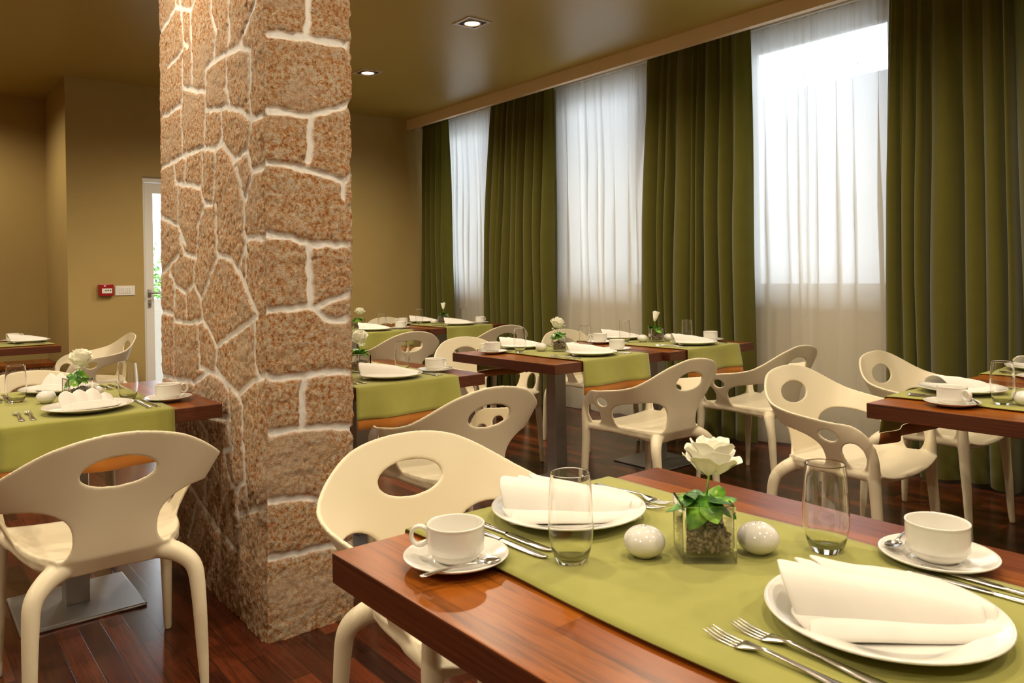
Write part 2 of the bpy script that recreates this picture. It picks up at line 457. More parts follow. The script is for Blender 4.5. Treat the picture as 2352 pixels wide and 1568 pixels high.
# ------------------------------------------------------------------ tableware prototypes (origin on the table surface)
def plate_proto():
    r = MB().lathe([(0,.0035),(.085,.0035),(.092,.005),(.100,.010),(.128,.0165),(.139,.0205),(.1405,.0222),(.1395,.0236),(.136,.0232),(.126,.0195),(.101,.0135),(.092,.0088),(.084,.0072),(0,.0068)], 64).build('dinner_plate', M_['china'])
    return r
def saucer_proto():
    return MB().lathe([(0,.003),(.045,.003),(.05,.006),(.075,.013),(.0815,.0165),(.0825,.0180),(.0815,.0190),(.078,.0185),(.056,.0105),(.042,.0075),(.028,.0068),(.026,.0085),(0,.0085)], 48).build('saucer', M_['china'])
def cup_proto():
    r = thing('coffee_cup')
    R = .0445
    pr = [(0,.002),(.024,.002),(.026,0),(.029,0),(.0305,.002),(.0355,.0045),(.0385,.0085),(.0395,.0135),(.0400,.0150),(R-.001,.0152),(R,.0165),(R,.0175),(R,.030),(R,.050),(R,.053),(R+.0008,.0545),(R+.0005,.0562),(R-.001,.0568),(R-.0028,.0555),(R-.0032,.052),(R-.0034,.030),(R-.0045,.018),(.034,.010),(.02,.006),(0,.0055)]
    MB().lathe(pr, 56).build('cup_body', M_['china'], r)
    G = [[(R + .0125 + (.0140 + .0031*math.cos(b))*math.cos(a), .0070*math.sin(b), .035 + (.0150 + .0031*math.cos(b))*math.sin(a)) for b in np.linspace(0, 2*PI, 13)] for a in np.linspace(0, 2*PI, 37)]
    MB().grid(G).build('handle', M_['china'], r)
    return r
def glass_proto():
    H_ = .138
    ts = np.linspace(0, 1, 23)
    ro = cr([(.0215,),(.0300,),(.0343,),(.0352,),(.0347,),(.0335,),(.0320,),(.0303,)], ts)[:, 0]
    zo = np.concatenate([[0,.004,.010,.018],np.linspace(.027, H_-.006, 17),[H_-.0012, H_]]); ro[-3:] = (.0306, .0304, .0303)
    pr = [(0,.0012),(.016,.0012),(.019,0)] + [(float(a), float(b)) for a, b in zip(ro, zo)]
    pr += [(.0299, H_+.0004), (.0296, H_)] + [(float(a) - .0008, float(b)) for a, b in list(zip(ro, zo))[::-1] if b > .016] + [(.020,.0105),(0,.0095)]
    return MB().lathe(pr, 48).build('drinking_glass', M_['glass'])
def egg_proto():
    pr = [(0,0),(.014,0)] + [(.0325*math.sin(a), .0245 - .0245*math.cos(a)) for a in np.linspace(.55, PI*.97, 22)] + [(0,.049)]
    r = thing('condiment_shaker')
    MB().lathe(pr, 40).build('shaker_body', M_['china'], r)
    hp = MB()
    for k in range(3): hp.lathe([(0,.0001),(.0009,.0001),(.0009,-.0006)], 8, (.004*math.cos(k*2.1), .004*math.sin(k*2.1), .0491))
    hp.build('pour_hole', M_['black'], r)
    return r
def fork_proto():
    r = thing('fork'); mb = MB()
    n = 30
    ys = np.linspace(-.10, .052, n)
    w_ = np.interp(ys, [-.10,-.095,-.06,-.02,.025,.040,.052], [.0062,.0088,.0068,.0036,.0030,.0095,.0125])
    z_ = np.interp(ys, [-.10,-.06,-.02,.02,.035,.052], [.0025,.0035,.0065,.0085,.0055,.0032])
    G = [[(a*w_[i]*1.0, ys[i], z_[i] + .0012*(1-a*a)) for a in np.linspace(-1, 1, 7)] for i in range(n)]
    o = mb.grid(G).build('handle', M_['steel'], r); s = o.modifiers.new('s', 'SOLIDIFY'); s.thickness = .0018; s.offset = -1
    mb = MB()
    for k in range(4):
        x = (-1.5 + k) * .0062
        mb.tube([(x, .050, .0032), (x*1.02, .062, .0026), (x*1.04, .078, .0038), (x*1.02, .092, .0070), (x, .098, .0088)], [.0016,.0016,.0015,.0012,.0006], 8, .8)
    mb.build('tines', M_['steel'], r)
    return r
def knife_proto():
    r = thing('table_knife')
    n = 20; ys = np.linspace(-.105, .0, n)
    w_ = np.interp(ys, [-.105,-.1,-.07,-.02,0], [.0065,.0092,.0078,.0055,.0046]); t_ = np.interp(ys, [-.105,-.07,0], [.0030,.0034,.0026])
    v = []; f = []
    mb = MB()
    G = [[(w_[i]*math.cos(a), ys[i], .0042 + t_[i]*math.sin(a)) for a in np.linspace(0, 2*PI, 13)] for i in range(n)]
    mb.grid(G); mb.add(G[0][:-1], [tuple(range(12))]); mb.build('handle', M_['steel'], r)
    n = 24; ys = np.linspace(0, .112, n)
    wr = np.interp(ys, [0,.01,.05,.095,.106,.112], [.0046,.0082,.0095,.0090,.0055,.0005]); wl_ = np.interp(ys, [0,.01,.06,.1,.112], [.0046,.0055,.0060,.0062,.0055])
    G = [[(wr[i]*(a > 0)*a + wl_[i]*(a < 0)*a, ys[i], .0042 + .0009*(1-abs(a))) for a in (-1,-.5,0,.5,1)] for i in range(n)]
    o = MB().grid(G).build('blade', M_['steel'], r); s = o.modifiers.new('s', 'SOLIDIFY'); s.thickness = .0010; s.offset = -1
    return r
def spoon_proto():
    r = thing('teaspoon')
    G = []
    for i, y in enumerate(np.linspace(-.068, .026, 20)):
        w_ = np.interp(y, [-.068,-.064,-.03,.01,.026], [.003,.0055,.0035,.0018,.003]); z = np.interp(y, [-.068,-.03,.01,.026], [.003,.0055,.0060,.0035])
        G.append([(a*w_, y, z + .0008*(1-a*a)) for a in np.linspace(-1, 1, 5)])
    o = MB().grid(G).build('handle', M_['steel'], r); s = o.modifiers.new('s', 'SOLIDIFY'); s.thickness = .0014; s.offset = -1
    G = []
    for q in np.linspace(0, 1, 12):
        row = []
        for a in np.linspace(0, 2*PI, 25):
            row.append((.0125*q*math.cos(a), .043 + .019*q*math.sin(a)*(1 + .12*math.cos(a*.5)), .0008 + .0035*q*q))
        G.append(row)
    o = MB().grid(G).build('bowl', M_['steel'], r); s = o.modifiers.new('s', 'SOLIDIFY'); s.thickness = .0009; s.offset = 1
    return r
def napkin_proto(kind=0):
    """folded cloth napkin lying on a plate; long axis X, wide pleated end at -X"""
    r = thing('folded_napkin')
    rnd = random.Random(3 + kind)
    L, W = .236, .125
    lay = MB()
    nl = 4
    YC = (-.040, -.004, .020, .036); WW = (.034, .060, .056, .050); ZT = (.012, .040, .043, .046); XS = (.010, .0, .030, .055); ARC = (.010, .020, .012, .010)
    for k in range(nl):
        q = k/(nl-1)
        G = []
        for i in range(22):
            u = i/21
            x = -L/2 + XS[k] + u*(L - XS[k] - .018*(k % 2))
            wid = WW[k] * (1.0 - .42*u)
            yc = YC[k]*(1 - .55*u) - .006*u
            zt = ZT[k] * (1 - .72*u**1.2) + .004
            row = []
            for j in range(13):
                a = -1 + 2*j/12
                zz = zt + ARC[k]*(1-u*.5)*(1 - abs(a)**2.2) - (ZT[k]*.85*(1-.6*u))*max(0, -a)**2.5 - .010*max(0, a)**3
                zz = max(zz, .004)
                xx = x - .022*(1-a*a)*(1-u)*(1 if i < 4 else max(0, 1-(i-4)/6)) + .004*math.sin(3*a + k)
                row.append((xx, yc + a*wid + .004*math.sin(5*u + k), zz + .0015*math.sin(9*u + 2*a + k)))
            G.append(row)
        lay.grid(G)
    o = lay.build('pleats', M_['napkin'], r)
    s = o.modifiers.new('s', 'SOLIDIFY'); s.thickness = .0045; s.offset = -1
    subsurf(o, 1)
    b = MB()
    G = []
    for i in range(12):
        u = i/11; x = -.112 + u*.225
        row = []
        for j in range(9):
            a = -1 + 2*j/8
            row.append((x + .006*a, -.050 + .010*u + a*.034*(1-.35*u), .0045 + .016*(1-a*a)*(1-.4*u) + .001*math.sin(7*u)))
        G.append(row)
    o = b.grid(G).build('front_fold', M_['napkin'], r)
    s = o.modifiers.new('s', 'SOLIDIFY'); s.thickness = .005; s.offset = -1
    subsurf(o, 1)
    return r
def crown_napkin_proto():
    """napkin folded into four standing rounded petals behind a flat band"""
    r = thing('folded_napkin')
    for k in range(4):
        G = []
        cx = -.054 + .036*k
        for i in range(12):
            u = i/11
            row = []
            for j in range(13):
                a = -1 + 2*j/12
                wdt = .026*math.sqrt(max(0, 1 - max(0, (u-.45)/.55)**2.2)) + .002
                row.append((cx + a*wdt + .006*u*(k-1.5), -.02 + .045*u + .010*abs(a) + .004*k, .008 + .058*u*(1 - .12*k*(k > 2)) - .005*a*a))
            G.append(row)
        o = MB().grid(G).build('petal_fold', M_['napkin'], r)
        s = o.modifiers.new('s', 'SOLIDIFY'); s.thickness = .006; s.offset = 0; subsurf(o, 1)
    G = []
    for i in range(16):
        u = i/15; x = -.085 + .17*u
        G.append([(x, -.038 + .012*math.cos(u*PI*2)*.4 + .006*a, .006 + .026*(.5+.5*a)*(1 - abs(2*u-1)**3*.5)) for a in np.linspace(-1, 1, 6)])
    o = MB().grid(G).build('band', M_['napkin'], r); s = o.modifiers.new('s', 'SOLIDIFY'); s.thickness = .006; s.offset = 0; subsurf(o, 1)
    G = []
    for i in range(10):
        u = i/9
        G.append([(-.12 + .24*u, -.005 + a*.035*(1 - abs(2*u-1)**2), .0045 + .006*(1-a*a)) for a in np.linspace(-1, 1, 7)])
    o = MB().grid(G).build('base_fold', M_['napkin'], r); s = o.modifiers.new('s', 'SOLIDIFY'); s.thickness = .005; s.offset = 0
    return r

# ------------------------------------------------------------------ vase, pebbles, rose
def vase_proto():
    a, h_, t_ = .0405, .088, .0045
    v = []; f = []
    def ring(r_, z): 
        n = len(v); v.extend([(-r_,-r_,z),(r_,-r_,z),(r_,r_,z),(-r_,r_,z)]); return n
    R_ = [ring(a, 0), ring(a, h_), ring(a-t_, h_), ring(a-t_, .011)]
    f.append((3,2,1,0))
    for p, q in zip(R_[:-1], R_[1:]):
        for k in range(4): f.append((p+k, p+(k+1) % 4, q+(k+1) % 4, q+k))
    f.append(tuple(R_[-1]+k for k in range(4)))
    o = mesh_obj('glass_vase', v, f, M_['glass'], smooth=False); bevel(o, .0016, 2); return o
def pebbles_proto():
    rnd = random.Random(5); mb = MB()
    ico = [(0,0,-1),(.72,-.53,-.45),(-.28,-.85,-.45),(-.89,0,-.45),(-.28,.85,-.45),(.72,.53,-.45),(.28,-.85,.45),(-.72,-.53,.45),(-.72,.53,.45),(.28,.85,.45),(.89,0,.45),(0,0,1)]
    icf = [(0,2,1),(1,5,0),(0,3,2),(0,4,3),(0,5,4),(1,10,5),(2,6,1),(3,7,2),(4,8,3),(5,9,4),(1,6,10),(2,7,6),(3,8,7),(4,9,8),(5,10,9),(6,11,10),(7,11,6),(8,11,7),(9,11,8),(10,11,9)]
    for _ in range(1050):
        c = Vector((rnd.uniform(-.033,.033), rnd.uniform(-.033,.033), 0)); c.z = .0145 + rnd.random()**.8*.034*(1 + .15*math.sin(c.x*90))
        s = rnd.uniform(.0022, .0038); rm = Matrix.Rotation(rnd.random()*6, 3, Vector((rnd.random(), rnd.random(), rnd.random())).normalized())
        mb.add([c + rm @ Vector((x*s*1.4, y*s, z*s*.8)) for x, y, z in ico], icf)
    return mb.build('pebbles', M_['pebble'])
def petal_grid(r0, r1, z0, z1, a0, wid, cup, curl, seed):
    rnd = random.Random(seed); G = []
    for i in range(9):
        u = i/8; row = []
        for j in range(9):
            b = -1 + 2*j/8
            wa = wid * (math.sin(min(1, u*1.25 + .12)*PI/2)) * (1 - .25*max(0, u-.8)/.2*abs(b))
            ang = a0 + b*wa
            rr = r0 + (r1-r0)*(u**cup) + curl*max(0, u-.7)*(1+.4*abs(b))
            zz = z0 + (z1-z0)*u**.9 - .010*max(0, u-.75)*curl*30 - .006*abs(b)**2*u + .0015*math.sin(6*b + seed)*u
            row.append((rr*math.cos(ang), rr*math.sin(ang), zz))
        G.append(row)
    return G
def rose_proto(form=0):
    """origin on the table surface, under the stem; bloom, stem and leaves"""
    r = thing('white_rose'); rnd = random.Random(form*7 + 1)
    h_ = (.134, .140, .135, .142)[form]; open_ = (1.0, .75, .35, .8)[form]
    lean = ((.012, -.004), (.01, .004), (-.012, .0), (.012, .006))[form]
    mb = MB()
    rings = ((3, .004, .009, .046, .0), (4, .006, .016, .048, .0), (4, .008, .024, .047, .003), (5, .010, .031, .043, .007), (5, .011, .037, .034, .010), (6, .012, .041, .022, .013))
    for q, (n, ra, rb, hh, cl) in enumerate(rings):
        if open_ < .5 and q > 2: break
        for k in range(n):
            sc = .75 + .25*open_
            mb.grid(petal_grid(ra*.6, rb*sc*rnd.uniform(.9, 1.08), 0 - .002*q, (hh + .012*(1-open_))*rnd.uniform(.9, 1.1), k*2*PI/n + q*.7 + rnd.uniform(-.15,.15), 1.25*PI/n, .62, cl*rnd.uniform(.6, 1.4), q*10 + k))
    o = mb.build('bloom', M_['petal'], r); o.location = (lean[0], lean[1], h_); o.rotation_euler = (rnd.uniform(-.3,.3), rnd.uniform(-.2,.3), form)
    s = o.modifiers.new('s', 'SOLIDIFY'); s.thickness = .0007; subsurf(o, 1)
    MB().tube([(0,0,.03), (lean[0]*.3, lean[1]*.3, .08), (lean[0], lean[1], h_+.003)], .0017, 8).build('stem', M_['leaf'], r)
    for k in range(12 if form != 1 else 9):
        a = k*2.4 + form; el = (rnd.uniform(.55, 1.1), rnd.uniform(-.75, -.25), rnd.uniform(.0, .5))[k % 3]
        L = rnd.uniform(.042, .056)*(1 if k < 6 else .85); G = []
        d = Vector((math.cos(a)*math.cos(el), math.sin(a)*math.cos(el), math.sin(el))); sd = Vector((-math.sin(a), math.cos(a), rnd.uniform(-.3,.3))).normalized(); nn = d.cross(sd)
        base = Vector((math.cos(a)*.010, math.sin(a)*.010, (.082, .098, .090)[k % 3]))
        if form == 3: base.z += .006
        for i in range(9):
            u = i/8; wd = L*.50*math.sin(PI*min(1, u*.92 + .08))**.8*(1 - .15*u); row = []
            for b in (-1, -.5, 0, .5, 1):
                p = base + d*(L*u) + sd*(b*wd*(1 + .06*math.sin(i*2.2))) + nn*(-abs(b)*wd*.35) + Vector((0,0,-.014*u*u))
                row.append(tuple(p))
            G.append(row)
        o = MB().grid(G).build('leaf', M_['leaf'], r)
        s = o.modifiers.new('s', 'SOLIDIFY'); s.thickness = .0005; subsurf(o, 1)
    if form in (1, 3):
        for k, (bx, by, bz) in enumerate(((.030,.012,.125), (-.006,-.020,.130))):
            mb = MB()
            for q in range(5): mb.grid(petal_grid(.001, .010, 0, .006, q*2*PI/5, .55, .9, .002, q))
            o = mb.build('small_blossom', M_['petal'], r); o.location = (bx, by, bz); o.rotation_euler = (.6, -.5, k)
            MB().tube([(0,0,.085), (bx*.6, by*.6, .108), (bx, by, bz)], .0008, 6).build('stem', M_['leaf'], r)
    return r

# ------------------------------------------------------------------ room shell
def struct(name, mb, m, smooth=False):
    o = mb.build(name, m, None, smooth); o['kind'] = 'structure'; return o
XL, XR, YB, YF, YR, CE = -3.6, 4.86, -3.2, 7.20, 8.26, 2.90
struct('floor', MB().box(XL-.1, XR+.25, YB-.1, YR+.1, -.1, 0), M_['floor'])
struct('ceiling', MB().box(XL-.1, XR+.25, YB-.1, YR+.1, CE, CE+.1), M_['ceil'])
struct('wall_left', MB().box(XL-.1, XL, YB, YR, 0, CE), M_['wall'])
struct('wall_back', MB().box(XL, XR, YB-.1, YB, 0, CE), M_['wall'])
struct('wall_recess', MB().box(XL, 1.14, YR, YR+.1, 0, CE), M_['wall'])
DX0, DX1, DZ = 1.722, 2.62, 2.11
wf = MB().box(1.14, DX0, YF, YR+.1, 0, CE).box(DX1, XR, YF, YF+.3, 0, CE).box(DX0, DX1, YF, YF+.3, DZ, CE)
struct('wall_front', wf, M_['wall'])
WINS = [(6.02, 7.02), (4.04, 5.12), (2.10, 3.30), (.20, 1.36)]  # last window is unseen, added for soft fill daylight on the nearest table
WZ0, WZ1 = .96, 2.885
wr = MB(); e = YB
for a, b in sorted(WINS):
    wr.box(XR, XR+.25, e, a, 0, CE); wr.box(XR, XR+.25, a, b, 0, WZ0); wr.box(XR, XR+.25, a, b, WZ1, CE); e = b
wr.box(XR, XR+.25, e, YF, 0, CE)
struct('wall_right', wr, M_['wallR'])
struct('baseboard_right', MB().box(XR-.012, XR, YB, YF, 0, .07), M_['pvc'])
struct('trim_1', MB().box(4.41, 4.435, YB, YF, 2.80, CE).box(4.435, 4.46, YB, YF, 2.80, 2.815), M_['cream'])
for n, (a, b) in enumerate(WINS):
    fr = MB(); x0, x1 = XR+.04, XR+.11
    for (ya, yb, za, zb) in ((a, a+.06, WZ0, WZ1), (b-.06, b, WZ0, WZ1), (a+.06, b-.06, WZ0, WZ0+.07), (a+.06, b-.06, WZ1-.06, WZ1)):
        fr.box(x0, x1, ya, yb, za, zb)
    for (ya, yb, za, zb) in ((a+.06, a+.12, WZ0+.07, WZ1-.06), (b-.12, b-.06, WZ0+.07, WZ1-.06), (a+.12, b-.12, WZ0+.07, WZ0+.14), (a+.12, b-.12, WZ1-.12, WZ1-.06)):
        fr.box(x0-.015, x1-.015, ya, yb, za, zb)
    f = struct('window_%d' % (n+1), fr, M_['pvc'])
    MB().box(x0+.02, x0+.026, a+.12, b-.12, WZ0+.14, WZ1-.12).build('pane', M_['pane'], f, False)
    sl = MB().box(XR-.05, x0, a-.03, b+.03, WZ0-.03, WZ0-.002).build('window_sill', M_['pvc'], f, False)
    if n == 2:
        # fragments of white lettering on the glass, seen through the voile
        for tx, ty, tz in (('iz', 2.86, 2.58), ('i \u017e', 2.84, 2.53), ('(', 2.86, 2.44), ('lo', 2.86, 2.39), ('je', 2.87, 2.34),
                           ('me', 2.87, 2.20), ('ugr', 2.88, 2.155), ('aja', 2.88, 2.11), ('nije', 2.89, 2.065), ('kre', 2.88, 2.02),
                           ('u', 2.88, 1.93), ('hati', 2.89, 1.885), ('a.', 2.88, 1.84), ('o se', 2.90, 1.75),
                           ('a', 2.44, 2.53), ('u', 2.44, 2.485), ('su', 2.62, 2.50), ('u', 2.61, 2.44), ('ra', 2.64, 2.62), ('st', 2.64, 2.58)):
            cu = bpy.data.curves.new('lettering', 'FONT'); cu.body = tx; cu.size = .040; cu.extrude = .0004
            tmp = bpy.data.objects.new('lettering', cu); COL.objects.link(tmp)
            dg = bpy.context.evaluated_depsgraph_get(); me = bpy.data.meshes.new_from_object(tmp.evaluated_get(dg))
            bpy.data.objects.remove(tmp)
            o = bpy.data.objects.new('lettering', me); me.materials.clear(); me.materials.append(M_['pvc']); COL.objects.link(o); o.parent = f
            # text reads left to right towards -Y, facing the room (-X)
            o.matrix_local = Matrix(((0, 0, -1, x0+.018), (-1, 0, 0, ty), (0, 1, 0, tz), (0, 0, 0, 1)))
# glazed door in the far wall
dr = MB()
dy0, dy1 = YF+.03, YF+.09
for (xa, xb, za, zb) in ((DX0, DX0+.020, 0, DZ), (DX1-.045, DX1, 0, DZ), (DX0+.02, DX1-.045, DZ-.045, DZ)): dr.box(xa, xb, dy0, dy1, za, zb)
for (xa, xb, za, zb) in ((DX0+.024, DX0+.090, .01, DZ-.05), (DX1-.15, DX1-.05, .01, DZ-.05), (DX0+.09, DX1-.15, DZ-.14, DZ-.05), (DX0+.09, DX1-.15, .01, .13)): dr.box(xa, xb, dy0+.01, dy1-.01, za, zb)
door = struct('door_1', dr, M_['pvc'])
MB().box(DX0+.09, DX1-.15, dy0+.027, dy0+.033, .13, DZ-.14).build('pane', M_['pane'], door, False)
hd = MB().box(DX0+.038, DX0+.064, dy0-.004, dy0+.01, 1.055, 1.125)
hd.tube([(DX0+.05, dy0+.005, 1.09), (DX0+.05, dy0-.045, 1.09)], .009, 12).tube([(DX0+.05, dy0-.045, 1.09), (DX0+.07, dy0-.05, 1.09), (DX0+.165, dy0-.05, 1.088)], .009, 12)
bevel(hd.build('handle', M_['brushed'], door), .002)
kp = MB().box(DX0+.040, DX0+.062, dy0-.003, dy0+.01, .965, 1.03).tube([(DX0+.051, dy0-.002, 1.0), (DX0+.051, dy0-.02, 1.0)], .008, 12).box(DX0+.050, DX0+.052, dy0-.03, dy0-.018, .97, 1.0)
kp.build('lock', M_['brushed'], door, False)

# ------------------------------------------------------------------ stone pier
def vnoise(P, scale, seed):
    rs = np.random.RandomState(seed); L = rs.rand(32, 32, 32)
    Q = P * scale; i = np.floor(Q).astype(int); u = Q - i; u = u*u*(3-2*u); out = 0
    for dx in (0, 1):
        for dy in (0, 1):
            for dz in (0, 1):
                w_ = (u[:, 0] if dx else 1-u[:, 0]) * (u[:, 1] if dy else 1-u[:, 1]) * (u[:, 2] if dz else 1-u[:, 2])
                out = out + w_ * L[(i[:, 0]+dx) % 32, (i[:, 1]+dy) % 32, (i[:, 2]+dz) % 32]
    return out
STONE_LINES=[('F',[(0.967,2.006),(1.086,2.018),(1.254,2.018),(1.293,2.031)]),
('F',[(1.108,2.206),(1.1,2.02)]),
('F',[(0.958,1.754),(1.103,1.754),(1.149,1.77),(1.274,1.816),(1.294,1.821)]),
('F',[(1.112,1.745),(1.1,1.595)]),
('F',[(0.939,1.582),(1.072,1.571),(1.19,1.552),(1.231,1.532),(1.284,1.559)]),
('F',[(1.231,1.532),(1.23,1.485)]),
('F',[(0.935,1.347),(1.041,1.335),(1.103,1.312),(1.264,1.315),(1.279,1.317)]),
('F',[(1.103,1.309),(1.103,1.101)]),
('F',[(0.917,1.082),(0.945,1.094),(1.089,1.102),(1.119,1.096),(1.181,1.122),(1.261,1.137),(1.276,1.139)]),
('F',[(1.119,1.096),(1.16,1.056),(1.204,1.046),(1.254,1.052)]),
('F',[(0.932,0.879),(0.998,0.866),(1.09,0.867),(1.14,0.876),(1.255,0.86),(1.271,0.859)]),
('F',[(1.08,0.858),(1.071,0.7)]),
('F',[(0.956,0.688),(0.987,0.688),(1.071,0.694),(1.164,0.681),(1.267,0.669)]),
('F',[(0.935,0.462),(1.006,0.467),(1.135,0.435),(1.262,0.424)]),
('F',[(0.942,0.279),(1.013,0.274),(1.102,0.271),(1.259,0.258)]),
('F',[(0.964,2.345),(1.116,2.371),(1.301,2.444)]),
('S',[(3.389,2.379),(3.337,2.183),(3.29,2.159)]),
('S',[(3.339,2.163),(3.57,2.137)]),
('S',[(3.359,2.13),(3.356,1.98),(3.385,1.92),(3.371,1.722),(3.317,1.702)]),
('S',[(3.661,1.94),(3.583,1.934),(3.384,1.932)]),
('S',[(3.675,1.711),(3.597,1.709),(3.371,1.722)]),
('S',[(3.348,2.004),(3.068,1.929)]),
('S',[(2.989,2.204),(2.936,2.132),(2.973,2.029),(3.057,2.018),(3.08,1.707)]),
('S',[(2.973,2.029),(2.692,2.014),(2.564,2.111),(2.506,2.153)]),
('S',[(2.82,2.017),(2.826,1.899),(2.797,1.837)]),
('S',[(2.587,1.983),(2.6,1.811),(2.582,1.756)]),
('S',[(2.692,2.014),(2.587,1.979)]),
('S',[(3.066,1.856),(2.849,1.83),(2.703,1.798),(2.582,1.74),(2.414,1.746)]),
('S',[(2.883,1.819),(2.879,1.726),(2.945,1.695)]),
('S',[(2.583,1.734),(2.624,1.645),(2.575,1.56)]),
('S',[(3.365,1.721),(3.091,1.716),(2.96,1.691),(2.87,1.701),(2.757,1.624),(2.625,1.64)]),
('S',[(3.317,1.702),(3.347,1.602),(3.138,1.567),(3.092,1.496),(2.992,1.488),(2.945,1.689)]),
('S',[(3.489,1.696),(3.48,1.622),(3.348,1.595)]),
('S',[(3.113,1.712),(3.109,1.578)]),
('S',[(2.726,1.603),(2.654,1.466),(2.66,1.358),(2.64,1.334)]),
('S',[(2.575,1.56),(2.448,1.575)]),
('S',[(2.575,1.554),(2.641,1.476)]),
('S',[(3.435,1.612),(3.445,1.453)]),
('S',[(3.092,1.496),(3.157,1.427),(3.198,1.293)]),
('S',[(2.956,1.485),(2.944,1.333),(2.941,1.295)]),
('S',[(3.69,1.486),(3.612,1.469),(3.446,1.432),(3.337,1.35),(3.417,1.388),(3.358,1.314),(3.204,1.293),(3.234,1.181),(3.288,1.158)]),
('S',[(3.706,1.231),(3.633,1.249),(3.421,1.311)]),
('S',[(3.571,1.243),(3.488,1.176),(3.509,1.055),(3.511,0.796)]),
('S',[(3.488,1.176),(3.331,1.147),(3.324,1.055)]),
('S',[(3.21,1.181),(3.13,1.116),(2.968,1.255),(2.931,1.285)]),
('S',[(2.941,1.295),(2.797,1.277),(2.718,1.23),(2.659,1.19),(2.533,1.079)]),
('S',[(2.64,1.334),(2.714,1.23)]),
('S',[(2.64,1.334),(2.646,1.196)]),
('S',[(2.639,1.339),(2.471,1.335)]),
('S',[(3.13,1.116),(3.112,1.039),(3.049,1.009),(2.95,0.946),(2.533,1.074)]),
('S',[(3.497,1.025),(3.296,1.022),(3.112,1.039)]),
('S',[(3.717,1.057),(3.509,1.055)]),
('S',[(3.169,1.014),(3.161,0.85),(3.037,0.844)]),
('S',[(2.95,0.946),(2.974,0.866),(2.896,0.835),(2.718,0.793),(2.531,0.869),(2.565,0.913),(2.559,1.05)]),
('S',[(3.736,0.766),(3.493,0.773),(3.233,0.782),(3.037,0.844),(2.911,0.834)]),
('S',[(2.896,0.835),(2.823,0.786),(2.813,0.697),(2.842,0.69)]),
('S',[(2.718,0.793),(2.681,0.759),(2.686,0.652),(2.664,0.493),(2.634,0.408)]),
('S',[(2.531,0.869),(2.476,0.881)]),
('S',[(2.842,0.69),(2.791,0.589),(2.886,0.56),(2.816,0.463),(2.749,0.441),(2.735,0.362),(2.481,0.448)]),
('S',[(2.681,0.49),(2.749,0.441)]),
('S',[(2.718,0.353),(2.75,0.06)]),
('S',[(3.081,0.515),(3.091,0.343)]),
('S',[(3.755,0.469),(3.197,0.32),(2.917,0.251),(2.759,0.23)]),
('S',[(2.917,0.251),(2.937,0.051)]),
('S',[(3.223,0.658),(3.061,0.595),(3.081,0.515)]),
('S',[(3.311,0.143),(3.197,0.32)]),
('S',[(3.38,2.523),(3.389,2.379)]),
('S',[(2.977,2.425),(2.989,2.204)]),
('S',[(3.605,0.589),(3.223,0.658),(2.842,0.69)]),
('S',[(2.506,2.153),(2.442,2.191),(2.637,2.342)])]

STONE_LINES += [('F', [(.92,2.36),(1.10,2.33),(1.30,2.37)]), ('F', [(1.04,2.36),(1.03,2.62)]), ('F', [(.92,2.62),(1.12,2.65),(1.30,2.61)]), ('F', [(1.17,2.64),(1.18,2.92)]), ('F', [(1.108,2.2),(1.10,2.34)]),
    ('S', [(2.44,2.30),(2.62,2.36),(2.80,2.28),(3.02,2.38),(3.25,2.30),(3.45,2.37),(3.75,2.31)]), ('S', [(2.62,2.36),(2.60,2.62)]), ('S', [(2.80,2.05),(2.80,2.28)]), ('S', [(3.02,2.38),(3.06,2.66)]), ('S', [(3.45,2.37),(3.42,2.64)]),
    ('S', [(2.44,2.60),(2.60,2.62),(2.84,2.69),(3.06,2.66),(3.24,2.58),(3.42,2.64),(3.75,2.60)]), ('S', [(2.84,2.69),(2.82,2.92)]), ('S', [(3.24,2.58),(3.20,2.92)]), ('S', [(3.25,2.30),(3.23,2.0)]), ('S', [(3.52,2.64),(3.56,2.92)])]
